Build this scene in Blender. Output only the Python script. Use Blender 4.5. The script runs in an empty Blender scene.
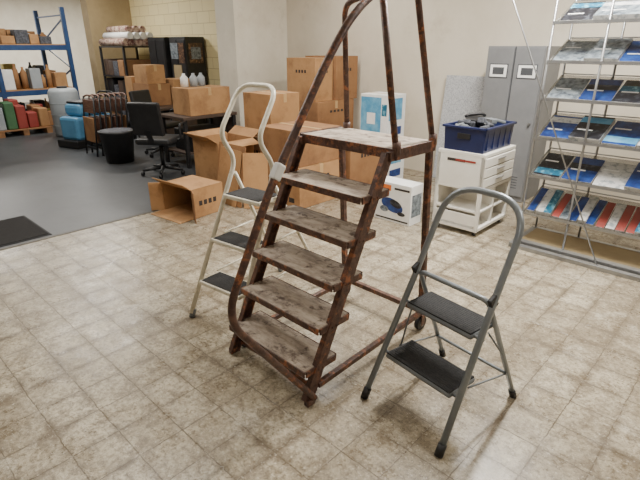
import bpy, bmesh, math, random
from mathutils import Vector, Matrix, Euler
random.seed(7)
PHI = math.radians(43.5)
CV, SV = math.cos(PHI), math.sin(PHI)
def PQ(p, q, z=0.0):
    return Vector((p*CV + q*SV, -p*SV + q*CV, z))
ROOM = -PHI

# ---------------------------------------------------------------- materials
def c(r, g, b):
    f = lambda v: ((v/255.0)/12.92 if v/255.0 <= 0.04045 else (((v/255.0)+0.055)/1.055)**2.4)
    return (f(r), f(g), f(b), 1.0)
_m = {}
def mat(name, col, rough=0.6, metal=0.0, col2=None, scale=8.0, lo=0.4, hi=0.65, bump=0.0, bscale=60.0, alpha=None, emit=0.0, stretch=None, col3=None, scale3=3.0, lo3=0.55, hi3=0.7):
    if name in _m: return _m[name]
    m = bpy.data.materials.new(name); m.use_nodes = True
    nt = m.node_tree; N = nt.nodes; L = nt.links
    b = N["Principled BSDF"]
    b.inputs["Base Color"].default_value = col
    b.inputs["Roughness"].default_value = rough
    b.inputs["Metallic"].default_value = metal
    tc = N.new("ShaderNodeTexCoord")
    src = tc.outputs["Object"]
    if stretch:
        mp = N.new("ShaderNodeMapping"); mp.inputs["Scale"].default_value = stretch
        L.new(src, mp.inputs["Vector"]); src = mp.outputs["Vector"]
    if col2:
        n = N.new("ShaderNodeTexNoise"); n.inputs["Scale"].default_value = scale
        n.inputs["Detail"].default_value = 6; n.inputs["Roughness"].default_value = 0.65
        L.new(src, n.inputs["Vector"])
        r = N.new("ShaderNodeValToRGB")
        r.color_ramp.elements[0].position = lo; r.color_ramp.elements[1].position = hi
        r.color_ramp.elements[0].color = col; r.color_ramp.elements[1].color = col2
        L.new(n.outputs["Fac"], r.inputs["Fac"]); out = r.outputs["Color"]
        if col3:
            n3 = N.new("ShaderNodeTexNoise"); n3.inputs["Scale"].default_value = scale3
            n3.inputs["Detail"].default_value = 8; n3.inputs["Roughness"].default_value = 0.7
            L.new(tc.outputs["Object"], n3.inputs["Vector"])
            mr = N.new("ShaderNodeMapRange"); mr.inputs[1].default_value = lo3; mr.inputs[2].default_value = hi3
            L.new(n3.outputs["Fac"], mr.inputs[0])
            mx = N.new("ShaderNodeMix"); mx.data_type = 'RGBA'; L.new(mr.outputs[0], mx.inputs[0])
            L.new(out, mx.inputs[6]); mx.inputs[7].default_value = col3; out = mx.outputs[2]
        L.new(out, b.inputs["Base Color"])
    if bump > 0:
        n2 = N.new("ShaderNodeTexNoise"); n2.inputs["Scale"].default_value = bscale
        L.new(src, n2.inputs["Vector"])
        bp = N.new("ShaderNodeBump"); bp.inputs["Strength"].default_value = bump
        bp.inputs["Distance"].default_value = 0.01
        L.new(n2.outputs["Fac"], bp.inputs["Height"]); L.new(bp.outputs["Normal"], b.inputs["Normal"])
    if alpha is not None:
        b.inputs["Alpha"].default_value = alpha
    if emit > 0:
        b.inputs["Emission Color"].default_value = col
        b.inputs["Emission Strength"].default_value = emit
    _m[name] = m
    return m

def floor_mat():
    m = bpy.data.materials.new("terrazzo_tiles"); m.use_nodes = True
    nt = m.node_tree; N = nt.nodes; L = nt.links; b = N["Principled BSDF"]
    tc = N.new("ShaderNodeTexCoord"); o = tc.outputs["Object"]
    def noise(scale, det=8, rough=0.7, dist=0.0):
        n = N.new("ShaderNodeTexNoise"); n.inputs["Scale"].default_value = scale; n.inputs["Detail"].default_value = det
        n.inputs["Roughness"].default_value = rough; n.inputs["Distortion"].default_value = dist
        L.new(o, n.inputs["Vector"]); return n.outputs["Fac"]
    def rng(src, a, b_, c_=0.0, d_=1.0):
        r = N.new("ShaderNodeMapRange"); r.inputs[1].default_value = a; r.inputs[2].default_value = b_
        r.inputs[3].default_value = c_; r.inputs[4].default_value = d_; L.new(src, r.inputs[0]); return r.outputs[0]
    def mul(a, b_):
        r = N.new("ShaderNodeMath"); r.operation = 'MULTIPLY'; L.new(a, r.inputs[0]); L.new(b_, r.inputs[1])
        return r.outputs[0]
    def mix(fac, a, col):
        r = N.new("ShaderNodeMix"); r.data_type = 'RGBA'; L.new(fac, r.inputs[0]); L.new(a, r.inputs[6]); r.inputs[7].default_value = col
        return r.outputs[2]
    dn = N.new("ShaderNodeTexNoise"); dn.inputs["Scale"].default_value = 16; dn.inputs["Detail"].default_value = 4; L.new(o, dn.inputs["Vector"])
    va = N.new("ShaderNodeVectorMath"); va.operation = 'MULTIPLY_ADD'
    va.inputs[1].default_value = (0.014, 0.014, 0); L.new(dn.outputs["Color"], va.inputs[0]); L.new(o, va.inputs[2])
    def brick(ms, sm):
        br = N.new("ShaderNodeTexBrick"); br.offset = 0.0; br.squash = 1.0
        br.inputs["Scale"].default_value = 1.0
        br.inputs["Brick Width"].default_value = 0.20; br.inputs["Row Height"].default_value = 0.20
        br.inputs["Mortar Size"].default_value = ms; br.inputs["Mortar Smooth"].default_value = sm
        L.new(va.outputs[0], br.inputs["Vector"]); return br
    br = brick(0.0030, 0.4)
    br.inputs["Color1"].default_value = c(202, 191, 168); br.inputs["Color2"].default_value = c(174, 162, 138)
    br.inputs["Mortar"].default_value = c(96, 84, 68)
    col = br.outputs["Color"]
    # grime around joints, patchy
    wide = brick(0.045, 1.0)
    col = mix(mul(wide.outputs["Fac"], rng(noise(3.4, 8, 0.75), 0.42, 0.60, 0.0, 0.95)), col, c(96, 83, 66))
    col = mix(rng(noise(9.0, 9, 0.78, 0.4), 0.53, 0.38, 0.0, 0.8), col, c(118, 104, 84))
    col = mix(rng(noise(0.9, 9, 0.72, 0.9), 0.58, 0.40, 0.0, 0.6), col, c(116, 103, 84))
    col = mix(rng(noise(3.1, 10, 0.8, 0.3), 0.55, 0.66, 0.0, 0.6), col, c(220, 212, 194))
    col = mix(rng(noise(26.0, 10, 0.85, 0.5), 0.50, 0.38, 0.0, 0.75), col, c(108, 95, 76))
    col = mix(rng(noise(48.0, 10, 0.8), 0.52, 0.40, 0.0, 0.7), col, c(96, 83, 65))
    col = mix(rng(noise(60.0, 8, 0.85), 0.55, 0.64, 0.0, 0.7), col, c(228, 221, 205))
    L.new(col, b.inputs["Base Color"])
    L.new(rng(noise(6.0), 0.3, 0.7, 0.18, 0.46), b.inputs["Roughness"])
    bp = N.new("ShaderNodeBump"); bp.inputs["Strength"].default_value = 0.4; bp.inputs["Distance"].default_value = 0.003
    inv = N.new("ShaderNodeMath"); inv.operation = 'SUBTRACT'; inv.inputs[0].default_value = 1.0
    L.new(br.outputs["Fac"], inv.inputs[1]); L.new(inv.outputs[0], bp.inputs["Height"]); L.new(bp.outputs["Normal"], b.inputs["Normal"])
    return m
def brick_wall_mat():
    m = bpy.data.materials.new("yellow_painted_brick"); m.use_nodes = True
    nt = m.node_tree; N = nt.nodes; L = nt.links; b = N["Principled BSDF"]
    tc = N.new("ShaderNodeTexCoord"); sx = N.new("ShaderNodeSeparateXYZ"); cx = N.new("ShaderNodeCombineXYZ")
    L.new(tc.outputs["Object"], sx.inputs[0]); L.new(sx.outputs[0], cx.inputs[0]); L.new(sx.outputs[2], cx.inputs[1])
    br = N.new("ShaderNodeTexBrick"); br.inputs["Scale"].default_value = 1.0
    br.inputs["Brick Width"].default_value = 0.4; br.inputs["Row Height"].default_value = 0.2
    br.inputs["Mortar Size"].default_value = 0.007
    br.inputs["Color1"].default_value = c(246, 232, 182); br.inputs["Color2"].default_value = c(240, 224, 172)
    br.inputs["Mortar"].default_value = c(212, 194, 142)
    L.new(cx.outputs[0], br.inputs["Vector"]); L.new(br.outputs["Color"], b.inputs["Base Color"])
    b.inputs["Roughness"].default_value = 0.6
    return m

M_wall = mat("cream_plaster", c(214, 205, 188), 0.85, col2=c(204, 194, 176), scale=1.5, bump=0.05, bscale=120, col3=c(190, 179, 160), scale3=2.5, lo3=.58, hi3=.8)
M_white = mat("white_plaster", c(224, 218, 203), 0.85, col2=c(212, 204, 187), scale=2, col3=c(190, 180, 162), scale3=3, lo3=.6, hi3=.8)
M_beige = mat("beige_plaster", c(164, 145, 110), 0.8, col2=c(148, 130, 96), scale=2)
M_conc = mat("dark_concrete", c(58, 60, 63), 0.42, col2=c(78, 80, 82), scale=2.2, lo=0.35, hi=0.7, bump=0.15, bscale=80, col3=c(40, 41, 43), scale3=1.1, lo3=.50, hi3=.70)
M_ceil = mat("ceiling_paint", c(225, 222, 214), 0.9, col2=c(215, 212, 204), scale=2)
M_steel = mat("brown_rusty_steel", c(72, 51, 45), 0.46, 0.15, col2=c(106, 78, 66), scale=26, lo=0.42, hi=0.64, bump=0.2, col3=c(158, 98, 64), scale3=20, lo3=.54, hi3=.64)
M_tread = mat("worn_tread", c(118, 103, 91), 0.7, col2=c(182, 168, 152), scale=9, lo=0.30, hi=0.60, bump=0.25, bscale=70, stretch=(1, 3, 1), col3=c(80, 63, 54), scale3=13, lo3=.52, hi3=.64)
M_grey = mat("grey_painted_tube", c(134, 141, 147), 0.34, 0.4, col2=c(146, 152, 157), scale=6)
M_greyp = mat("grey_plastic", c(110, 115, 119), 0.5, col2=c(120, 124, 128), scale=10)
M_blk = mat("black_rubber", c(30, 30, 32), 0.75, col2=c(46, 46, 48), scale=60, bump=0.4, bscale=200)
M_blkp = mat("black_plastic", c(22, 22, 24), 0.5, col2=c(34, 34, 36), scale=9)
M_cream = mat("cream_painted_tube", c(224, 218, 200), 0.4, 0.1, col2=c(186, 176, 154), scale=18, lo=0.55, hi=0.75)
M_card = mat("cardboard", c(180, 138, 94), 0.85, col2=c(164, 122, 80), scale=3, bump=0.05, col3=c(138, 100, 66), scale3=4, lo3=.50, hi3=.72)
M_card2 = mat("cardboard_dark", c(156, 115, 77), 0.85, col2=c(140, 100, 65), scale=3, col3=c(118, 84, 56), scale3=4, lo3=.50, hi3=.72)
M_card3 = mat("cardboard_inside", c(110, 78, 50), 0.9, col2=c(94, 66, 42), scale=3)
M_tape = mat("packing_tape", c(194, 162, 116), 0.3, col2=c(184, 152, 106), scale=9)
M_ink = mat("box_print_dark", c(48, 42, 40), 0.8, col2=c(60, 52, 48), scale=30)
M_lock = mat("locker_grey", c(118, 119, 121), 0.5, 0.1, col2=c(126, 127, 129), scale=4)
M_lockd = mat("locker_seam", c(60, 62, 66), 0.6, col2=c(70, 72, 76), scale=4)
M_poly = mat("speckled_foam_board", c(184, 185, 187), 0.9, col2=c(146, 148, 152), scale=70, lo=0.45, hi=0.6)
M_wht = mat("white_laminate", c(234, 231, 223), 0.45, col2=c(226, 222, 213), scale=4)
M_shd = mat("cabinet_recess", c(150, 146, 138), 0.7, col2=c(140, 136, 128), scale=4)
M_navy = mat("navy_crate_plastic", c(24, 33, 74), 0.45, col2=c(29, 40, 84), scale=6)
M_dstuff = mat("dark_grey_fabric", c(56, 58, 64), 0.8, col2=c(96, 98, 106), scale=30)
M_alu = mat("aluminium", c(164, 165, 166), 0.35, 0.8, col2=c(150, 151, 153), scale=12)
M_glass = mat("shelf_glass", c(104, 102, 92), 0.08, alpha=0.38)
M_blue = mat("rack_blue", c(30, 60, 104), 0.45, col2=c(38, 72, 118), scale=8)
M_scr = mat("machine_light_blue", c(88, 146, 184), 0.45, col2=c(78, 134, 172), scale=6)
M_red = mat("red_brown_wood", c(92, 60, 48), 0.6, col2=c(132, 96, 76), scale=14, stretch=(1, 1, 6))
M_green = mat("green_plastic", c(62, 100, 66), 0.5, col2=c(70, 110, 74), scale=5)
M_yel = mat("yellow_plastic", c(190, 172, 88), 0.5, col2=c(176, 160, 76), scale=5)
M_redp = mat("red_plastic", c(150, 60, 52), 0.5, col2=c(136, 54, 46), scale=5)
M_drum = mat("grey_tank_plastic", c(160, 166, 170), 0.5, col2=c(148, 155, 160), scale=5)
M_lbl = mat("white_label", c(238, 238, 236), 0.5, col2=c(228, 228, 226), scale=12)
M_paper = mat("printed_paper", c(206, 206, 204), 0.4, col2=c(150, 156, 160), scale=26, lo=.5, hi=.62)
M_cyan = mat("blue_print", c(74, 146, 188), 0.5, col2=c(120, 180, 210), scale=9)
M_dblue = mat("deep_blue_print", c(24, 44, 102), 0.3, col2=c(38, 76, 144), scale=14)
M_org = mat("orange_print", c(226, 120, 50), 0.5, col2=c(212, 108, 44), scale=9)
M_maga = mat("grey_print", c(140, 150, 156), 0.3, col2=c(50, 60, 74), scale=24)
M_teal = mat("teal_print", c(32, 100, 130), 0.3, col2=c(130, 186, 204), scale=20, lo=.5)
M_blkprint = mat("black_print", c(26, 26, 32), 0.3, col2=c(80, 84, 92), scale=22, lo=.5, hi=.7)
M_brprint = mat("brown_print", c(70, 50, 40), 0.3, col2=c(170, 130, 96), scale=22, lo=.5, hi=.7)
M_mat = mat("dark_entry_mat", c(28, 26, 26), 0.95, col2=c(38, 35, 34), scale=40, bump=0.5, bscale=300)
M_rug = mat("folded_textile", c(190, 168, 150), 0.95, col2=c(120, 80, 76), scale=14, lo=0.45, hi=0.6)
M_desk = mat("dark_desk_wood", c(70, 56, 48), 0.6, col2=c(84, 66, 54), scale=9)
M_emit = mat("fluorescent_tube", c(255, 250, 238), 0.5, emit=9.0)

# ---------------------------------------------------------------- builder
class B:
    def __init__(s, name, loc=(0, 0, 0), rotz=0.0):
        s.name, s.loc, s.rz = name, loc, rotz
        s.bm = bmesh.new(); s.mats = []
    def mi(s, m):
        if m not in s.mats: s.mats.append(m)
        return s.mats.index(m)
    def obox(s, cen, size, rot=(0, 0, 0), m=None, bev=0.0):
        M = Matrix.Translation(Vector(cen)) @ Euler(rot).to_matrix().to_4x4() @ Matrix.Diagonal((size[0], size[1], size[2], 1))
        r = bmesh.ops.create_cube(s.bm, size=1.0, matrix=M)
        vs = r['verts']; fs = set(f for v in vs for f in v.link_faces); k = s.mi(m)
        for f in fs: f.material_index = k
        if bev > 0:
            es = list(set(e for v in vs for e in v.link_edges))
            bmesh.ops.bevel(s.bm, geom=es, offset=bev, segments=2, profile=0.5, affect='EDGES', material=-1)
        return s
    def box(s, x0, x1, y0, y1, z0, z1, m, bev=0.0):
        return s.obox(((x0+x1)/2, (y0+y1)/2, (z0+z1)/2), (abs(x1-x0), abs(y1-y0), abs(z1-z0)), (0, 0, 0), m, bev)
    def beam(s, a, b, w, t, m, up=(1, 0, 0), bev=0.0):
        a = Vector(a); b = Vector(b); d = (b-a); L = d.length; d.normalize()
        u = Vector(up); u = (u - d*u.dot(d)).normalized(); v = d.cross(u)
        R = Matrix((u, v, d)).transposed().to_4x4()
        M = Matrix.Translation((a+b)/2) @ R @ Matrix.Diagonal((t, w, L, 1))
        r = bmesh.ops.create_cube(s.bm, size=1.0, matrix=M)
        vs = r['verts']; k = s.mi(m)
        for f in set(f for q in vs for f in q.link_faces): f.material_index = k
        if bev > 0:
            bmesh.ops.bevel(s.bm, geom=list(set(e for q in vs for e in q.link_edges)), offset=bev, segments=2, profile=0.5, affect='EDGES', material=-1)
        return s
    def tube(s, pts, r, m, seg=12, closed=False, sy=1.0):
        pts = [Vector(p) for p in pts]; n = len(pts); k = s.mi(m); rings = []
        t0 = (pts[1]-pts[0]).normalized()
        up = Vector((0, 0, 1)) if abs(t0.z) < 0.9 else Vector((1, 0, 0))
        nrm = (up - t0*up.dot(t0)).normalized()
        for i in range(n):
            if closed: t = (pts[(i+1) % n]-pts[i-1]).normalized()
            elif i == 0: t = t0
            elif i == n-1: t = (pts[-1]-pts[-2]).normalized()
            else: t = ((pts[i]-pts[i-1]).normalized() + (pts[i+1]-pts[i]).normalized()).normalized()
            nrm = (nrm - t*nrm.dot(t)).normalized(); bn = t.cross(nrm)
            rr = r[i] if isinstance(r, (list, tuple)) else r
            rings.append([s.bm.verts.new(pts[i] + nrm*math.cos(2*math.pi*j/seg)*rr + bn*math.sin(2*math.pi*j/seg)*rr*sy) for j in range(seg)])
        for i in range(n if closed else n-1):
            A = rings[i]; C = rings[(i+1) % n]
            for j in range(seg):
                f = s.bm.faces.new((A[j], A[(j+1) % seg], C[(j+1) % seg], C[j])); f.material_index = k; f.smooth = True
        if not closed:
            f = s.bm.faces.new(list(reversed(rings[0]))); f.material_index = k
            f = s.bm.faces.new(rings[-1]); f.material_index = k
        return s
    def done(s):
        bmesh.ops.recalc_face_normals(s.bm, faces=s.bm.faces[:])
        me = bpy.data.meshes.new(s.name); s.bm.to_mesh(me); s.bm.free()
        for m in s.mats: me.materials.append(m)
        o = bpy.data.objects.new(s.name, me); o.location = s.loc; o.rotation_euler = (0, 0, s.rz)
        bpy.context.scene.collection.objects.link(o)
        return o
def fillet(pts, rad, n=8):
    pts = [Vector(p) for p in pts]; out = [pts[0]]
    for i in range(1, len(pts)-1):
        a, b, d = pts[i-1], pts[i], pts[i+1]
        r = rad[i] if isinstance(rad, (list, tuple)) else rad
        l1 = min(r, (a-b).length*0.49); l2 = min(r, (d-b).length*0.49)
        p0 = b+(a-b).normalized()*l1; p2 = b+(d-b).normalized()*l2
        for k in range(n+1):
            t = k/n; out.append(p0*(1-t)**2 + b*2*t*(1-t) + p2*t*t)
    out.append(pts[-1]); return out

# ---------------------------------------------------------------- room shell (local axes: x=p, y=q)
def shell(name, x0, x1, y0, y1, z0, z1, m):
    return B(name, (0, 0, 0), ROOM).box(x0, x1, y0, y1, z0, z1, m).done()
H = 3.1
shell("floor", -4.54, 3.6, -4.0, 5.67, -0.1, 0.0, floor_mat())
shell("floor_warehouse", -17.0, -4.54, -4.0, 8.0, -0.1, 0.0, M_conc)
shell("ceiling", -17.0, 3.6, -4.0, 8.0, H, H+0.1, M_ceil)
shell("wall_back", -6.1, 3.6, 5.67, 5.87, 0, H, M_wall)
shell("wall_pillar", -6.55, -6.1, 4.64, 5.87, 0, H, M_white)
shell("wall_brick", -11.2, -6.55, 5.67, 5.87, 0, H, brick_wall_mat())
shell("wall_divider", -11.5, -11.2, 4.72, 8.0, 0, H, M_beige)
shell("wall_far", -17.2, -17.0, -4.0, 8.0, 0, H, M_white)
shell("wall_side", -17.0, -11.5, 8.0, 8.2, 0, H, M_white)
shell("wall_left", -17.0, 3.6, -4.2, -4.0, 0, H, M_wall)
shell("wall_right", 3.6, 3.8, -4.0, 5.67, 0, H, M_wall)
shell("trim_floor_joint", -4.56, -4.52, -4.0, 5.67, 0.0, 0.004, mat("metal_joint", c(84, 79, 70), 0.5, 0.3, col2=c(66, 62, 54), scale=8))

# ---------------------------------------------------------------- mobile warehouse steps
o = B("mobile_warehouse_steps", (-0.25, 2.078, 0), math.radians(-44.5))
hw = 0.305
def sc(z): return 0.477*z - 0.03
for sx in (-1, 1):
    x = sx*hw
    o.beam((x, sc(0.0), 0.02), (x, sc(1.13), 1.13), 0.055, 0.006, M_steel, up=(1, 0, 0))
    nv = Vector((0, 1, -0.477)).normalized()
    for sg in (-1, 1):
        a = Vector((x-sx*0.012, sc(0.0), 0.02))+nv*0.027*sg; b_ = Vector((x-sx*0.012, sc(1.13), 1.13))+nv*0.027*sg
        o.beam(a, b_, 0.006, 0.028, M_steel, up=(1, 0, 0))
    o.beam((x, 0.85, 1.14), (x, 0.915, 0.10), 0.032, 0.032, M_steel, up=(1, 0, 0), bev=0.004)
    o.beam((x, 0.03, 0.085), (x, 0.91, 0.115), 0.028, 0.028, M_steel, up=(1, 0, 0), bev=0.003)
    o.beam((x, 0.50, 1.12), (x, 0.87, 1.12), 0.045, 0.03, M_steel, up=(1, 0, 0), bev=0.003)
    for i in range(1, 6):
        z = 1.15*i/6.0-0.02
        for dd in (-0.014, 0.014):
            o.tube([(x, sc(z)+dd, z), (x+sx*0.008, sc(z)+dd, z)], 0.006, M_steel, 8)
o.beam((-hw, 0.91, 0.13), (hw, 0.91, 0.13), 0.03, 0.03, M_steel, up=(0, 0, 1), bev=0.003)
o.beam((-hw, 0.855, 1.11), (hw, 0.855, 1.11), 0.03, 0.03, M_steel, up=(0, 0, 1), bev=0.003)
o.beam((-hw, 0.02, 0.06), (hw, 0.02, 0.06), 0.02, 0.02, M_steel, up=(0, 0, 1), bev=0.003)
for i in range(1, 6):
    z = 1.15*i/6.0; s0 = sc(z)
    o.box(-0.292, 0.292, s0-0.105, s0+0.105, z-0.022, z, M_tread, 0.004)
    o.box(-0.296, 0.296, s0-0.112, s0-0.105, z-0.032, z+0.001, M_steel, 0.002)
    o.box(-0.296, 0.296, s0+0.105, s0+0.111, z-0.030, z, M_steel, 0.002)
    for sx in (-1, 1):
        o.box(sx*0.298-0.004, sx*0.298+0.004, s0-0.10, s0+0.10, z-0.034, z-0.002, M_steel, 0.001)
o.box(-0.318, 0.318, 0.535, 0.865, 1.125, 1.152, M_tread, 0.005)
o.box(-0.325, 0.325, 0.525, 0.536, 1.105, 1.154, M_steel, 0.003)
for sx in (-1, 1): o.box(sx*0.325-0.006, sx*0.325+0.006, 0.53, 0.87, 1.10, 1.156, M_steel, 0.003)
R = 0.0155
xr = 0.315
rail = [(xr, 0.0, 0.03), (xr, -0.462, 0.665), (xr, -0.218, 1.127), (xr, 0.080, 1.56), (xr-0.01, 0.24, 1.73), (xr-0.04, 0.46, 1.835), (xr-0.08, 0.72, 1.90)]
o.tube(fillet(rail, [0, 0.12, 0.1, 0.12, 0.12, 0.12, 0]), R, M_steel)
o.tube(fillet([(xr, 0.86, 1.14), (xr-0.085, 0.735, 1.90), (-0.28, 0.83, 1.81), (-0.27, 0.86, 1.14)], 0.07), R, M_steel)
o.tube([(xr, 0.55, 1.12), (xr-0.048, 0.445, 1.835)], R, M_steel)
for (px, py) in ((xr, 0.86), (-0.27, 0.86), (xr, 0.55)):
    o.tube([(px, py, 1.13), (px, py-0.004, 1.185)], 0.021, M_steel)
o.beam((xr+0.001, -0.205, 1.147), (xr+0.001, -0.17, 1.20), 0.036, 0.034, M_lbl, up=(1, 0, 0), bev=0.006)
def caster(o, x, y, m_w=M_blkp, r=0.045):
    o.tube([(x-0.014, y, r), (x+0.014, y, r)], r, m_w, 20)
    o.tube([(x-0.017, y, r), (x+0.017, y, r)], r*0.45, M_alu, 14)
    for sg in (-1, 1): o.box(x+sg*0.019-0.002, x+sg*0.019+0.002, y-0.018, y+0.018, r-0.012, r+0.058, M_steel)
    o.box(x-0.025, x+0.025, y-0.022, y+0.022, r+0.052, r+0.062, M_steel)
caster(o, -hw, 0.06, r=0.04)
caster(o, -hw, 0.915); caster(o, hw, 0.915)
for sx in (-1, 1): o.box(sx*hw-0.016, sx*hw+0.016, -0.05, 0.0, 0.0, 0.035, M_steel, 0.006)
o.done()

# ---------------------------------------------------------------- grey two-step ladder
o = B("folding_step_stool", (0.357, 1.714, 0), math.radians(-52.0))
k = 0.47
def fr(x, z, off=0): return (x, k*z+off, z)
loop = fillet([fr(-0.229, 0.03), fr(-0.205, 0.62), fr(-0.198, 1.01), fr(0.198, 1.01), fr(0.205, 0.62), fr(0.229, 0.03)], [0, .05, 0.17, 0.17, .05, 0], 12)
o.tube(loop, 0.0150, M_grey, 14)
for sx in (-1, 1):
    o.tube([(sx*0.229, 0.0, 0.0), fr(sx*0.228, 0.05)], 0.019, M_blkp, 12)
rear = fillet([(-0.215, 0.58, 0.02), (-0.185, 0.29, 0.62), (0.185, 0.29, 0.62), (0.215, 0.58, 0.02)], 0.04)
o.tube(rear, 0.012, M_grey, 12)
o.tube([(-0.205, 0.50, 0.17), (0.205, 0.50, 0.17)], 0.008, M_grey)
for sx in (-1, 1):
    o.tube([(sx*0.216, 0.587, 0.0), (sx*0.213, 0.565, 0.045)], 0.017, M_blkp, 12)
    o.beam((sx*0.205, 0.30, 0.60), (sx*0.205, 0.275, 0.65), 0.045, 0.02, M_blkp, up=(1, 0, 0), bev=0.004)
    o.tube([(sx*0.198, 0.30, 0.47), (sx*0.205, 0.44, 0.30)], 0.0045, M_greyp, 8)
    o.tube([(sx*0.20, 0.20, 0.235), (sx*0.205, 0.50, 0.17)], 0.0045, M_greyp, 8)
    o.tube([(sx*0.192, 0.20, 0.24), (sx*0.192, 0.27, 0.465)], 0.0045, M_greyp, 8)
for z, d0, d1 in ((0.492, -0.03, 0.145), (0.252, -0.03, 0.155)):
    y0 = k*z+d0; y1 = k*z+d1; w = 0.180 if z > 0.3 else 0.188
    o.box(-w, w, y0, y1, z-0.032, z-0.006, M_greyp, 0.01)
    o.box(-w+0.006, w-0.006, y0+0.005, y1-0.005, z-0.01, z, M_blk, 0.003)
    for j in range(12):
        yy = y0+0.016+j*(y1-y0-0.032)/11
        o.box(-w+0.015, w-0.015, yy-0.002, yy+0.002, z-0.001, z+0.0012, M_blk)
    for sx in (-1, 1): o.tube([(sx*(w-0.02), k*z, z-0.02), (sx*0.222, k*z, z-0.02)], 0.008, M_greyp)
o.done()

# ---------------------------------------------------------------- cream household ladder
o = B("step_ladder", (-0.648, 2.526, 0), math.atan2(-0.6, 0.8))
pts = [(-0.21, 0.0, 0.03), (-0.162, 0.417, 0.945), (-0.155, 0.30, 1.12), (-0.148, 0.485, 1.39)]
full = pts + [(-x, y, z) for (x, y, z) in reversed(pts)]
o.tube(fillet(full, [0, 0.07, 0.07, 0.10, 0.10, 0.07, 0.07, 0], 10), 0.0145, M_cream, 12)
for sx in (-1, 1):
    o.tube([(sx*0.21, 0, 0), (sx*0.209, 0.02, 0.05)], 0.019, M_greyp, 12)
    o.tube([(sx*0.155, 0.40, 0.87), (sx*0.205, 0.85, 0.03)], 0.012, M_cream, 12)
    o.tube([(sx*0.205, 0.852, 0.0), (sx*0.203, 0.83, 0.045)], 0.017, M_greyp, 12)
    o.tube([(sx*0.182, 0.30, 0.49), (sx*0.182, 0.60, 0.50)], 0.006, M_cream, 8)
    o.tube([(sx*0.19, 0.22, 0.25), (sx*0.195, 0.73, 0.26)], 0.006, M_cream, 8)
o.tube([(-0.196, 0.77, 0.18), (0.196, 0.77, 0.18)], 0.010, M_cream)
o.tube([(-0.165, 0.50, 0.70), (0.165, 0.50, 0.70)], 0.010, M_cream)
for z in (0.25, 0.50, 0.76):
    y = 0.417*z/0.936; w = 0.205-0.045*z/0.936-0.016
    o.box(-w, w, y-0.055, y+(0.12 if z < .7 else .16), z-0.03, z-0.004, M_cream, 0.006)
    o.box(-w+.012, w-.012, y-0.043, y+(0.108 if z < .7 else .148), z-0.012, z, M_blk, 0.003)
o.done()

# ---------------------------------------------------------------- cardboard boxes
def carton(name, p0, p1, q0, q1, h, z=0.0, m=M_card, rot=0.0, prints=True, open_top=False):
    cx, cy = (p0+p1)/2, (q0+q1)/2; w, d = (p1-p0)/2, (q1-q0)/2
    o = B(name, PQ(cx, cy, z), ROOM+rot)
    t = 0.006
    if open_top:
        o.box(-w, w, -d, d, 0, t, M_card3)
        for a in (-1, 1):
            o.box(a*w-t/2*1, a*w+t/2, -d, d, 0, h, m); o.box(-w, w, a*d-t/2, a*d+t/2, 0, h, m)
            o.beam((a*w, 0, h), (a*(w+0.13), 0, h-0.05+0.1*(a < 0)), 2*d*0.97, t, m, up=(0, 0, 1))
            o.beam((0, a*d, h), (0, a*(d+0.12), h+0.08), 2*w*0.97, t, m, up=(0, 0, 1))
    else:
        o.box(-w, w, -d, d, 0, h-0.004, m, 0.006)
        o.box(-w, w, -d, -0.002, h-0.006, h, m); o.box(-w, w, 0.002, d, h-0.006, h, m)
        o.box(-w-0.001, w+0.001, -0.025, 0.025, h-0.003, h+0.001, M_tape)
        o.box(w, w+0.0015, -0.025, 0.025, h-0.10, h, M_tape)
        o.box(-w-0.0015, -w, -0.025, 0.025, h-0.10, h, M_tape)
        if prints:
            for i in range(4):
                a0 = -w*0.35+i*w*0.2
                o.box(a0, a0+w*0.12, -d-0.0015, -d, h*0.66, h*0.73, M_ink)
                a0 = -d*0.35+i*d*0.2
                o.box(w, w+0.0015, a0, a0+d*0.12, h*0.66, h*0.73, M_ink)
            o.box(w*0.5, w*0.75, -d-0.0015, -d, h*0.12, h*0.24, M_ink)
    return o.done()
carton("cardboard_box", -4.12, -3.46, 3.34, 4.0, 0.44)
carton("cardboard_box", -4.10, -3.48, 3.36, 3.98, 0.36, z=0.442, m=M_card2, prints=False, rot=0.0)
carton("cardboard_box", -3.98, -3.42, 4.10, 4.68, 0.62, m=M_card2)
carton("cardboard_box", -5.20, -4.55, 4.75, 5.50, 0.46)
carton("cardboard_box", -5.20, -4.55, 4.75, 5.50, 0.44, z=0.462, m=M_card2)
carton("cardboard_box", -5.15, -4.60, 4.76, 5.10, 0.55, z=0.904)
carton("cardboard_box", -5.15, -4.56, 5.12, 5.58, 0.57, z=0.904, m=M_card2)
carton("cardboard_box", -4.90, -4.30, 3.70, 4.28, 0.58, m=M_card2)
carton("cardboard_box", -4.85, -4.35, 3.75, 4.22, 0.50, z=0.582, prints=False)
carton("cardboard_box", -4.98, -4.48, 3.08, 3.58, 0.60, open_top=True)
o = B("open_cardboard_box", PQ(-4.27, 2.58), ROOM+math.radians(6))
w, d, h, t = 0.24, 0.20, 0.30, 0.006
o.box(-w, w, -d, d, 0, t, M_card); o.box(-w, w, -d, d, h-t, h, M_card)
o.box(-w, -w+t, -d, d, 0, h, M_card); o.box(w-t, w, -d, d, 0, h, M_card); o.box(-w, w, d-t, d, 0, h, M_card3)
o.beam((0, -d, 0.004), (0, -d-0.17, 0.004), 2*w, t, M_card, up=(0, 0, 1))
o.beam((0, -d, h-.004), (0, -d-0.10, h+0.07), 2*w, t, M_card, up=(0, 0, 1))
o.beam((-w, -d, h/2), (-w-0.10, -d-0.09, h/2), h, t, M_card, up=(1, -1, 0))
o.beam((w, -d, h/2), (w+0.12, -d-0.07, h/2), h, t, M_card2, up=(1, 1, 0))
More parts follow.
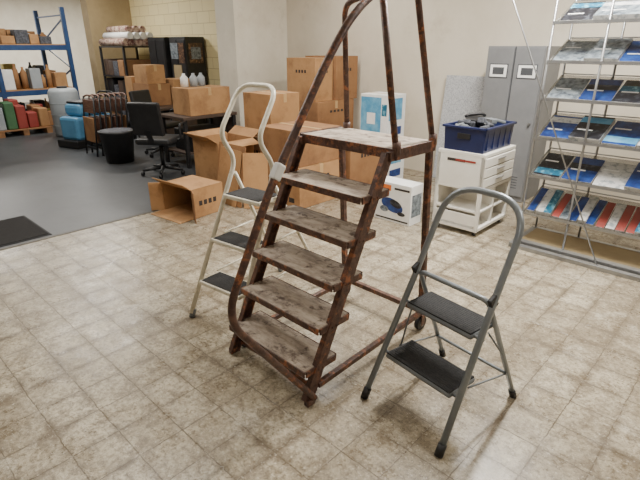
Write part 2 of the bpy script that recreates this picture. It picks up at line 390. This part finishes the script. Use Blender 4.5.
for i in range(4): o.box(w, w+0.0015, -0.12+i*0.06, -0.08+i*0.06, 0.12, 0.17, M_ink)
o.done()
o = B("flattened_cardboard", PQ(-4.12, 2.94), ROOM)
o.obox((-0.06, 0.06, 0.32), (0.46, 0.007, 0.64), (math.radians(-10), 0, 0), M_card2)
o.obox((-0.06, 0.035, 0.30), (0.36, 0.006, 0.60), (math.radians(-10), math.radians(3), 0), M_card)
o.obox((0.27, 0.14, 0.29), (0.26, 0.007, 0.58), (math.radians(-8), 0, math.radians(40)), M_card)
o.done()

def product(name, p0, p1, q0, q1, h, z=0):
    cx, cy = (p0+p1)/2, (q0+q1)/2; w, d = (p1-p0)/2, (q1-q0)/2
    o = B(name, PQ(cx, cy, z), ROOM)
    o.box(-w, w, -d, d, 0, h, M_lbl, 0.004)
    o.box(-w*0.96, w*0.5, -d-0.0015, -d, h*0.06, h*0.94, M_cyan)
    o.box(-w*0.5, w*0.1, -d-0.0025, -d-0.001, h*0.35, h*0.6, M_lbl)
    o.box(w*0.55, w*0.9, -d-0.0015, -d, h*0.55, h*0.8, M_teal)
    o.box(w, w+0.0015, -d*0.9, d*0.6, h*0.45, h*0.92, M_cyan)
    o.box(w, w+0.0015, -d*0.6, d*0.6, h*0.12, h*0.3, M_dblue)
    o.box(-w*0.95, w*0.95, -0.02, 0.02, h, h+0.001, M_tape)
    return o.done()
product("product_box", -3.86, -3.42, 4.78, 5.18, 0.52)
product("product_box", -3.86, -3.44, 4.80, 5.16, 0.54, z=0.522)
o = B("appliance_box", PQ(-2.55, 3.80), ROOM)
o.box(-0.21, 0.21, -0.10, 0.10, 0, 0.39, M_lbl, 0.004)
o.box(-0.20, -0.02, -0.1015, -0.10, 0.31, 0.365, M_org)
o.box(0.02, 0.19, -0.1015, -0.10, 0.33, 0.35, M_ink)
def blob(cx, cz, rx, rz, m, y=-0.1015, tilt=0.0):
    n = 20; vs = []
    for i in range(n):
        a = 2*math.pi*i/n; X = rx*math.cos(a); Z = rz*math.sin(a)
        vs.append(o.bm.verts.new((cx+X*math.cos(tilt)-Z*math.sin(tilt), y, cz+X*math.sin(tilt)+Z*math.cos(tilt))))
    f = o.bm.faces.new(vs); f.material_index = o.mi(m)
blob(0.0, 0.17, 0.13, 0.065, M_dblue, -0.1012, -0.25)
blob(0.04, 0.19, 0.07, 0.035, M_blkprint, -0.1016, -0.3)
blob(-0.09, 0.12, 0.05, 0.03, M_maga, -0.1016)
blob(0.11, 0.10, 0.045, 0.02, M_blkprint, -0.1016)
o.box(-0.19, 0.19, -0.1013, -0.10, 0.02, 0.035, M_ink)
o.box(0.21, 0.2115, -0.08, 0.08, 0.08, 0.3, M_maga)
o.done()

# ---------------------------------------------------------------- white drawer cart
o = B("drawer_cart", PQ(-1.97, 4.17), ROOM)
w, d = 0.225, 0.31
o.box(-w, w, -d, d, 0.72, 0.75, M_wht, 0.004)
o.box(-w, w, -d, d, 0.05, 0.08, M_wht, 0.004)
o.box(-w, w, d-0.015, d, 0.08, 0.72, M_wht)
o.box(-w, -w+0.015, -d+.0, d, 0.08, 0.72, M_wht)
o.box(-w, w, -d, -d+0.015, 0.45, 0.72, M_wht)
o.box(-w, -w+0.03, -d, -d+0.03, 0.05, 0.72, M_wht); o.box(w-0.03, w, -d, -d+0.03, 0.05, 0.72, M_wht); o.box(w-0.03, w, d-0.03, d, 0.05, 0.72, M_wht)
o.box(-w, w, -d, d, 0.42, 0.45, M_wht, 0.003)
o.box(-w+.02, w-.01, -d+.01, d-.02, 0.22, 0.235, M_wht)
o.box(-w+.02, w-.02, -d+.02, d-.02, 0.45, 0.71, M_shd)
o.box(-w+.01, w-.01, -0.01, 0.01, 0.08, 0.42, M_wht)
for i in range(3):
    z0 = 0.458+i*0.088
    o.box(w-0.012, w+0.010, -d+0.02, d-0.02, z0, z0+0.078, M_wht, 0.004)
    o.box(w+0.010, w+0.022, -0.07, 0.07, z0+0.045, z0+0.055, M_alu, 0.002)
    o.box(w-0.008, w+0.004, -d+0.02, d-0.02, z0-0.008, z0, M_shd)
o.box(-w+0.03, w-0.02, -d-0.006, -d, 0.10, 0.20, M_wht, 0.003)
o.box(-w+0.10, w-0.18, -d-0.002, -d, 0.66, 0.685, M_ink); o.box(-w+0.18, w-0.08, -d-0.003, -d, 0.665, 0.682, M_redp)
for a in (-1, 1):
    for b_ in (-1, 1):
        o.tube([(a*(w-0.04)-0.01, b_*(d-0.05), 0.025), (a*(w-0.04)+0.01, b_*(d-0.05), 0.025)], 0.025, M_blkp, 14)
        o.box(a*(w-0.04)-0.015, a*(w-0.04)+0.015, b_*(d-0.05)-0.012, b_*(d-0.05)+0.012, 0.03, 0.052, M_alu)
o.done()
# crate, filled with cables / handset
o = B("plastic_crate", PQ(-1.965, 4.15, 0.751), ROOM)
w, d, h = 0.185, 0.275, 0.215
o.box(-w+.01, w-.01, -d+.01, d-.01, 0, 0.012, M_navy)
for a in (-1, 1):
    o.obox((a*w, 0, h/2), (0.008, 2*d, h), (0, math.radians(a*4), 0), M_navy, 0.002)
    o.obox((0, a*d, h/2), (2*w, 0.008, h), (math.radians(-a*4), 0, 0), M_navy, 0.002)
    o.box(a*(w+0.012)-0.012, a*(w+0.012)+0.012, -d-0.024, d+0.024, h-0.02, h, M_navy, 0.004)
    o.box(-w-0.024, w+0.024, a*(d+0.012)-0.012, a*(d+0.012)+0.012, h-0.02, h, M_navy, 0.004)
    for j in range(5):
        yy = -d+0.05+j*(2*d-0.1)/4
        o.box(a*(w+0.004)-0.006, a*(w+0.004)+0.006, yy-0.004, yy+0.004, 0.02, h-0.02, M_navy)
o.box(-0.06, 0.06, -d-0.014, -d-0.004, h*0.5, h*0.72, M_blkp, 0.003)
for i in range(24):
    o.obox((random.uniform(-.12, .12), random.uniform(-.2, .2), h*0.85+random.uniform(0, .06)), (random.uniform(.05, .12), random.uniform(.05, .16), random.uniform(.02, .06)),
           (random.uniform(-.5, .5), random.uniform(-.5, .5), random.uniform(0, 3)), random.choice([M_dstuff, M_blkp, M_greyp, M_dstuff]), 0.008)
o.obox((-0.03, -0.05, h+0.035), (0.15, 0.17, 0.03), (0.12, 0.1, 0.5), M_blkp, 0.01)
o.tube(fillet([(-0.11, -0.09, h+0.05), (-0.085, -0.07, h+0.070), (0.0, 0.02, h+0.078), (0.02, 0.04, h+0.058)], 0.03), 0.013, M_blkp, 10)
o.done()
# ---------------------------------------------------------------- lockers
o = B("metal_locker", PQ(-2.17, 5.41), ROOM)
o.box(-0.30, 0.30, -0.22, 0.24, 0, 1.60, M_lock, 0.004)
for i in range(2):
    x0 = -0.30+i*0.30
    o.box(x0+0.008, x0+0.292, -0.237, -0.222, 0.06, 1.585, M_lock, 0.004)
    o.box(x0+0.05, x0+0.25, -0.242, -0.236, 1.29, 1.43, M_lockd, 0.002)
    o.box(x0+0.06, x0+0.24, -0.244, -0.240, 1.30, 1.42, M_lbl)
    o.box(x0+0.09, x0+0.21, -0.246, -0.243, 1.325, 1.395, M_lockd)
    o.tube([(x0+0.255, -0.237, 0.85), (x0+0.255, -0.262, 0.85)], 0.014, M_alu)
    for j in range(5): o.box(x0+0.08, x0+0.22, -0.239, -0.2365, 0.15+j*0.03, 0.158+j*0.03, M_lockd)
o.box(-0.003, 0.003, -0.2275, -0.2215, 0.0, 1.6, M_lockd)
o.done()
o = B("insulation_board", PQ(-2.84, 5.53), ROOM)
o.obox((0, 0.02, 0.637), (0.64, 0.04, 1.27), (math.radians(-6), 0, 0), M_poly, 0.003)
o.done()

# ---------------------------------------------------------------- brochure display rack
rack = bpy.data.objects.new("brochure_display_rack", None); rack.rotation_euler = (0, 0, ROOM)
bpy.context.scene.collection.objects.link(rack)
o = B("rack_frame", (0, 0, 0), 0)
p0, p1, q0, q1 = -1.42, 0.70, 3.98, 4.42
uprights = (p0, -1.05, -0.35, 0.2, p1)
for p in uprights:
    o.tube([(p, q0+0.02, 0.05), (p, q0+0.02, 2.15)], 0.009, M_alu)
    o.tube([(p, q1-0.02, 0.05), (p, q1-0.02, 2.15)], 0.009, M_alu)
o.box(p0-0.03, p1, q0-0.10, q0-0.05, 0.0, 0.035, M_alu, 0.004)
o.box(p0-0.03, p1, q0-0.02, q0+0.04, 0.0, 0.05, M_alu, 0.004)
o.box(p0-0.03, p1, q1-0.04, q1, 0.0, 0.05, M_alu, 0.004)
o.box(p0-0.03, p0+0.02, q0-0.10, q1, 0.0, 0.045, M_alu, 0.004)
levels = [0.28, 0.60, 0.91, 1.21, 1.48, 1.75]
DZ = 0.17
for z in levels:
    o.beam(((p0+p1)/2, q0+0.02, z), ((p0+p1)/2, q1-0.06, z+DZ), p1-p0, 0.006, M_glass, up=(0, 0, 1))
    o.beam((p0, q0+0.008, z+0.010), (p1, q0+0.008, z+0.010), 0.005, 0.020, M_alu, up=(0, 0, 1))
    o.tube([(p0, q1-0.02, z+DZ+.01), (p1, q1-0.02, z+DZ+.01)], 0.005, M_alu)
    for p in uprights: o.tube([(p, q0+0.02, z-0.004), (p, q1-0.02, z+DZ)], 0.005, M_alu)
o.tube([(p0, q0+0.02, 2.15), (p1, q0+0.02, 2.15)], 0.009, M_alu)
o.tube([(p0, q1-0.02, 2.15), (p1, q1-0.02, 2.15)], 0.009, M_alu)
o.tube([(-0.76, 3.90, 0.03), (-2.30, 3.90, H)], 0.006, M_alu, 8)
o.box(p0, p1, q0+0.04, q1-0.04, 0.02, 0.045, M_beige)
ob = o.done(); ob.parent = rack
o = B("brochures", (0, 0, 0), 0)
cols = [M_dblue, M_blkprint, M_maga, M_teal, M_paper, M_dblue, M_blkprint, M_brprint, M_dblue, M_maga, M_blkprint]
ang = math.atan2(DZ, q1-0.06-q0-0.02)
ci = 0
for li, z in enumerate(levels):
    p = p0+0.03
    while p < p1-0.25:
        wd = random.choice([0.21, 0.22, 0.22, 0.30])
        if li == 0: wd = 0.06
        m = cols[(ci*7+li*3) % len(cols)]; ci += 1
        if li == 0: m = random.choice([M_brprint, M_dblue, M_paper, M_teal, M_redp, M_paper, M_maga])
        hgt = 0.31; th = random.choice([0.008, 0.014, 0.026, 0.035])
        if wd > .22: hgt = .225
        rz = random.uniform(-.05, .05)
        Rm = Euler((ang, 0, rz)).to_matrix()
        base = Vector((p+wd/2, q0+0.03+hgt/2*math.cos(ang), z+0.010+(0.01+hgt/2*math.cos(ang))*math.tan(ang)+th/2))
        def lay(lx, ly, lz, sx_, sy_, sz_, mm): o.obox(base+Rm@Vector((lx, ly, lz)), (sx_, sy_, sz_), (ang, 0, rz), mm)
        lay(0, 0, 0, wd, hgt, th, M_paper)
        lay(0, 0, th/2+0.0006, wd*0.99, hgt*0.99, 0.001, m)
        if wd > .1:
            mm = random.choice([M_paper, M_teal, M_cyan, M_dblue, M_blkprint, M_maga]); fy = random.choice([-.3, .3, .1])
            lay(0, hgt*fy, th/2+0.0016, wd*0.99, hgt*0.24, 0.001, mm)
            lay(-wd*0.15, -hgt*fy*0.5, th/2+0.0018, wd*0.5, hgt*0.05, 0.001, M_lbl)
        p += wd+random.uniform(0.0, 0.012)
ob = o.done(); ob.parent = rack

# ---------------------------------------------------------------- warehouse area
o = B("work_table", PQ(-6.22, 3.98), ROOM)
o.box(-0.33, 0.33, -0.45, 0.45, 0.66, 0.70, M_desk, 0.004)
for a in (-1, 1):
    for b_ in (-1, 1): o.box(a*0.29-0.025, a*0.29+0.025, b_*0.41-0.025, b_*0.41+0.025, 0, 0.66, M_blkp, 0.003)
o.box(-0.30, 0.30, 0.40, 0.42, 0.15, 0.62, M_desk); o.box(-0.30, 0.28, -0.40, 0.38, 0.18, 0.20, M_desk)
o.box(-0.22, 0.26, -0.3, 0.3, 0.2, 0.5, M_blkp, 0.02)
o.done()
carton("cardboard_box", -6.38, -5.94, 3.68, 4.36, 0.36, z=0.701, prints=False)
o = B("plastic_canisters", PQ(-6.3, 3.85, 1.063), ROOM)
for i, (x, y) in enumerate([(0, 0), (0.02, 0.14), (0.0, 0.28)]):
    o.tube([(x, y, 0), (x, y, 0.12), (x, y, 0.15), (x, y, 0.155), (x, y, 0.18)], [0.055, 0.055, 0.03, 0.022, 0.022], [M_lbl, M_drum, M_drum][i], 16)
o.done()
def office_chair(p, q, rot):
    o = B("office_chair", PQ(p, q), rot)
    for i in range(5):
        a = i*2*math.pi/5
        o.tube([(0, 0, 0.10), (0.27*math.cos(a), 0.27*math.sin(a), 0.07)], [0.028, 0.016], M_blkp, 8)
        o.tube([(0.27*math.cos(a)-.015, 0.27*math.sin(a), 0.028), (0.27*math.cos(a)+.015, 0.27*math.sin(a), 0.028)], 0.028, M_blkp, 12)
    o.tube([(0, 0, 0.09), (0, 0, 0.43)], 0.025, M_blkp)
    o.box(-0.24, 0.24, -0.23, 0.23, 0.42, 0.50, M_blkp, 0.03)
    o.beam((0, -0.22, 0.44), (0, -0.30, 0.62), 0.07, 0.015, M_blkp, up=(0, 1, 0))
    o.obox((0, -0.29, 0.76), (0.42, 0.06, 0.42), (math.radians(10), 0, 0), M_blkp, 0.025)
    for a in (-1, 1): o.tube(fillet([(a*0.23, 0, 0.46), (a*0.29, 0, 0.47), (a*0.29, 0, 0.66), (a*0.29, 0.18, 0.67)], 0.04), 0.014, M_blkp, 8)
    o.done()
office_chair(-5.90, 3.16, ROOM+0.6)
office_chair(-7.05, 3.80, ROOM-1.2)
o = B("packing_bench", PQ(-8.15, 4.60), ROOM)
o.box(-0.6, 0.6, -0.5, 0.5, 0.60, 0.64, M_desk, 0.004)
for a in (-1, 1):
    for b_ in (-1, 1): o.box(a*0.55-0.03, a*0.55+0.03, b_*0.45-0.03, b_*0.45+0.03, 0, 0.60, M_blkp)
o.box(-0.5, 0.5, -0.4, 0.4, 0.10, 0.13, M_desk)
o.box(-0.4, 0.0, -0.35, 0.3, 0.13, 0.5, M_blkp, 0.02); o.box(0.08, 0.45, -0.35, 0.3, 0.13, 0.42, M_desk, 0.02)
o.done()
carton("cardboard_box", -8.45, -7.9, 4.14, 4.54, 0.36, z=0.641, m=M_card2, prints=False)
carton("cardboard_box", -8.40, -7.95, 4.16, 4.50, 0.30, z=1.003, prints=False)
carton("cardboard_box", -8.74, -8.48, 4.14, 4.6, 0.46, z=0.641, prints=False)
carton("cardboard_box", -8.3, -7.85, 4.58, 4.96, 0.42, z=0.641, prints=False)
def cab(name, p0, p1, q0, q1, h, pics):
    o = B(name, PQ((p0+p1)/2, (q0+q1)/2), ROOM); w, d = (p1-p0)/2, (q1-q0)/2
    o.box(-w, w, -d, d, 0, h, M_blkp, 0.01)
    for i in range(2):
        o.box(-w+0.02+i*w, -w-0.02+(i+1)*w, -d-0.012, -d, 0.08, h-0.05, M_blkp, 0.006)
        o.tube([(-0.04+i*.08, -d-0.03, h*.5), (-0.04+i*.08, -d-0.012, h*.6)], 0.006, M_alu, 8)
    if pics:
        o.box(-w*0.8, w*0.1, -d-0.02, -d-0.012, h*0.78, h*0.94, M_maga); o.box(w*0.2, w*0.85, -d-0.02, -d-0.012, h*0.74, h*0.94, M_brprint)
        o.box(-w*0.6, w*0.4, -d-0.02, -d-0.012, h*0.58, h*0.72, M_beige)
        o.box(w, w+0.01, -d*0.7, d*0.7, h*0.74, h*0.94, M_brprint); o.box(w+0.01, w+0.012, -d*0.5, d*0.5, h*0.78, h*0.90, M_maga)
    return o.done()
cab("storage_cabinet", -9.60, -8.98, 5.14, 5.62, 1.76, False)
cab("storage_cabinet", -8.90, -8.35, 5.20, 5.62, 1.76, True)
o = B("shelving_unit", PQ(-10.3, 5.1), ROOM)
for a in (-1, 1):
    for b_ in (-1, 1): o.box(a*0.52-0.02, a*0.52+0.02, b_*0.4-0.02, b_*0.4+0.02, 0, 1.60, M_blkp)
for z in (0.1, 0.55, 1.0, 1.57): o.box(-0.54, 0.54, -0.42, 0.42, z, z+0.03, M_blkp)
for z in (0.13, 0.58, 1.03):
    x = -0.5
    while x < 0.35:
        ww = random.uniform(.15, .3); o.box(x, min(x+ww, .53), -0.38, 0.3, z, z+random.uniform(.25, .40), random.choice([M_blkp, M_card2, M_desk, M_dstuff, M_blkp]), 0.01); x += ww+.02
o.done()
o = B("rolled_textiles", PQ(-10.3, 5.05, 1.602), ROOM)
for i in range(5): o.tube([(-0.52, -0.30+i*0.14, 0.07), (0.52+random.uniform(-.05, .12), -0.30+i*0.14, 0.07)], 0.069, M_rug, 12)
for i in range(4): o.tube([(-0.45, -0.23+i*0.14, 0.19), (0.6, -0.23+i*0.14+.02, 0.19)], 0.066, random.choice([M_rug, M_lbl, M_desk]), 12)
for i in range(3): o.tube([(-0.4, -0.16+i*0.14, 0.31), (0.5, -0.16+i*0.14, 0.31)], 0.064, M_rug, 12)
o.done()
# stack of folded wooden chairs
o = B("stacked_folding_chairs", PQ(-7.82, 3.38), ROOM)
for i in range(7):
    y = -0.36+i*0.085
    for a in (-1, 1):
        o.tube(fillet([(a*0.20, y-0.02, 0.0), (a*0.20, y+0.03, 0.55), (a*0.18, y+0.07, 0.88)], 0.1), 0.014, M_blkp, 8)
    o.tube(fillet([(-0.18, y+0.07, 0.87), (-0.1, y+0.09, 0.90), (0.1, y+0.09, 0.90), (0.18, y+0.07, 0.87)], 0.04), 0.014, M_red, 8)
    o.box(-0.19, 0.19, y+0.045, y+0.062, 0.64, 0.84, M_red, 0.006)
    o.box(-0.19, 0.19, y+0.005, y+0.035, 0.20, 0.58, M_red if i % 3 else M_card2, 0.010)
    o.box(-0.2, 0.2, y-0.01, y+0.01, 0.10, 0.13, M_blkp)
o.done()
o = B("waste_bin", PQ(-7.05, 3.10), 0)
o.tube([(0, 0, 0), (0, 0, 0.42), (0, 0, 0.43), (0, 0, 0.46)], [0.19, 0.235, 0.25, 0.25], M_blkp, 28)
o.tube([(0, 0, 0.455), (0, 0, 0.468)], [0.235, 0.20], M_dstuff, 24)
o.done()
o = B("floor_scrubber_machine", PQ(-8.8, 3.42), ROOM+0.3)
o.box(-0.22, 0.22, -0.42, 0.35, 0.12, 0.50, M_scr, 0.05)
o.box(-0.20, 0.20, -0.30, 0.30, 0.50, 0.70, M_scr, 0.06)
o.box(-0.18, 0.18, -0.25, 0.10, 0.70, 0.74, M_blkp, 0.02)
o.box(-0.25, 0.25, -0.50, -0.15, 0.0, 0.13, M_blkp, 0.02)
for a in (-1, 1): o.tube([(a*0.20-.02, 0.22, 0.11), (a*0.20+.02, 0.22, 0.11)], 0.11, M_blkp, 18)
o.tube(fillet([(-0.18, 0.30, 0.62), (-0.18, 0.45, 0.85), (0.18, 0.45, 0.85), (0.18, 0.30, 0.62)], 0.05), 0.015, M_blkp, 8)
o.done()
o = B("plastic_water_tank", PQ(-10.0, 3.5), 0)
o.tube([(0, 0, 0), (0, 0, 0.04), (0, 0, 0.80), (0, 0, 0.86), (0, 0, 0.87)], [0.24, 0.26, 0.26, 0.22, 0.12], M_drum, 26)
for z in (0.2, 0.4, 0.6): o.tube([(0, 0, z-.012), (0, 0, z), (0, 0, z+.012)], [0.258, 0.27, 0.258], M_drum, 26)
o.tube([(0, 0, 0.86), (0, 0, 0.90)], 0.09, M_blkp, 18)
o.done()
# pallet racking with its goods
prk = bpy.data.objects.new("pallet_rack", None); prk.location = PQ(-12.25, 3.0); prk.rotation_euler = (0, 0, ROOM)
bpy.context.scene.collection.objects.link(prk)
o = B("rack_structure", (0, 0, 0), 0)
X = 0.78
for y in (-2.4, -0.1, 1.30):
    for x in (-X, X):
        o.box(x-0.035, x+0.035, y-0.04, y+0.04, 0, 2.35, M_blue)
        o.box(x-0.07, x+0.07, y-0.07, y+0.07, 0, 0.01, M_blue)
    zz = 0.15
    for i in range(4):
        o.beam((-X if i % 2 else X, y, zz), (X if i % 2 else -X, y, zz+0.5), 0.03, 0.02, M_blue, up=(0, 1, 0)); zz += 0.5
    o.beam((-X, y, 2.2), (X, y, 2.2), 0.03, 0.02, M_blue, up=(0, 1, 0))
for z in (0.75, 1.62):
    for x in (-X, X): o.box(x-0.025, x+0.025, -2.4, 1.30, z-0.10, z, M_blue)
    o.box(-X+.02, X-.02, -2.38, 1.28, z, z+0.02, M_card)
ob = o.done(); ob.parent = prk
o = B("stored_goods", (0, 0, 0), 0)
gc = [M_card, M_yel, M_redp, M_lbl, M_green, M_card2, M_blkp, M_drum, M_card, M_card2, M_lbl, M_card, M_dstuff, M_drum, M_blkp, M_card2, M_dstuff, M_card]
for zb, hm in ((0.0, .55), (0.771, .5), (1.641, .30)):
    for row in (-0.70, -0.30, 0.10, 0.46):
        y = -2.3
        while y < 1.1:
            wy = random.uniform(.09, .26); hh = random.uniform(.14, hm)
            if y+wy > 1.22: break
            if not (y < -0.04 and y+wy > -0.16):
                mm = random.choice(gc)
                if wy < 0.16:
                    xc = row+0.12; yc = y+wy/2; rr = wy*0.45
                    o.tube([(xc, yc, zb), (xc, yc, zb+hh*.75), (xc, yc, zb+hh*.88), (xc, yc, zb+hh)], [rr, rr, rr*.4, rr*.4], mm, 12)
                else:
                    o.box(row, row+0.26, y, y+wy, zb, zb+hh, mm, 0.012)
            y += wy+0.015
ob = o.done(); ob.parent = prk
def pallet(p, q, seed):
    rr = random.Random(seed)
    o = B("loaded_pallet", PQ(p, q), ROOM)
    for yy in (-0.42, 0, 0.42): o.box(-0.4, 0.4, yy-0.05, yy+0.05, 0, 0.1, M_card2)
    for i in range(6): o.box(-0.4+i*0.14, -0.3+i*0.14, -0.48, 0.48, 0.1, 0.12, M_card2)
    for ix in range(2):
        for i in range(5):
            a = rr.choice([M_redp, M_yel, M_green, M_lbl, M_card, M_blkp, M_drum, M_card2, M_dstuff]); hh = rr.uniform(.18, .55)
            o.obox((-0.18+ix*0.36, -0.38+i*0.19, 0.12+hh/2), (0.32, 0.17, hh), (0, 0, rr.uniform(-.06, .06)), a, 0.02)
    o.done()
pallet(-10.95, 2.90, 3)
pallet(-10.95, 1.80, 5)
o = B("entrance_mat", PQ(-4.98, 0.66), ROOM)
o.box(-0.36, 0.36, -0.62, 0.60, 0, 0.012, M_mat, 0.004); o.box(-0.38, 0.38, -0.64, 0.62, 0, 0.006, M_blk, 0.002)
o.done()

# ---------------------------------------------------------------- lights
def fixture(name, p, q, length, power, rot=0.0, size=0.2):
    o = B(name, PQ(p, q, H-0.07), ROOM+rot)
    o.box(-0.09, 0.09, -length/2, length/2, 0.03, 0.068, M_wht, 0.005)
    for a in (-0.045, 0.045): o.tube([(a, -length/2+.02, 0.012), (a, length/2-.02, 0.012)], 0.013, M_emit, 10)
    ob = o.done()
    l = bpy.data.lights.new(name+"_lamp", 'AREA'); l.shape = 'RECTANGLE'; l.size = size; l.size_y = length
    l.energy = power; l.color = (1.0, 0.965, 0.90)
    lo = bpy.data.objects.new(name+"_lamp", l); lo.location = (0, 0, -0.02); lo.parent = ob
    bpy.context.scene.collection.objects.link(lo)
fixture("ceiling_light", -1.3, 3.5, 1.5, 205)
fixture("ceiling_light", 1.0, 3.2, 1.5, 55)
fixture("ceiling_light", -3.6, 1.0, 1.5, 65)
fixture("ceiling_light", 0.2, -0.8, 1.5, 20)
fixture("ceiling_light", -4.2, 4.2, 1.5, 45)
fixture("ceiling_light", -7.4, 2.4, 1.5, 55)
fixture("ceiling_light", -9.9, 3.6, 1.5, 85)
fixture("ceiling_light", -14.5, 3.0, 1.5, 220)
fixture("ceiling_light", -14.5, 5.8, 1.5, 160)
w = bpy.data.worlds.new("World"); bpy.context.scene.world = w; w.use_nodes = True
w.node_tree.nodes["Background"].inputs[0].default_value = (0.9, 0.92, 1.0, 1)
w.node_tree.nodes["Background"].inputs[1].default_value = 0.2

# ---------------------------------------------------------------- camera
cd = bpy.data.cameras.new("camera"); cam = bpy.data.objects.new("camera", cd)
cd.sensor_width = 36; cd.lens = 27.0; cd.clip_end = 100
cam.location = (0, 0, 1.6); cam.rotation_euler = (math.radians(90-22), 0, 0)
bpy.context.scene.collection.objects.link(cam); bpy.context.scene.camera = cam
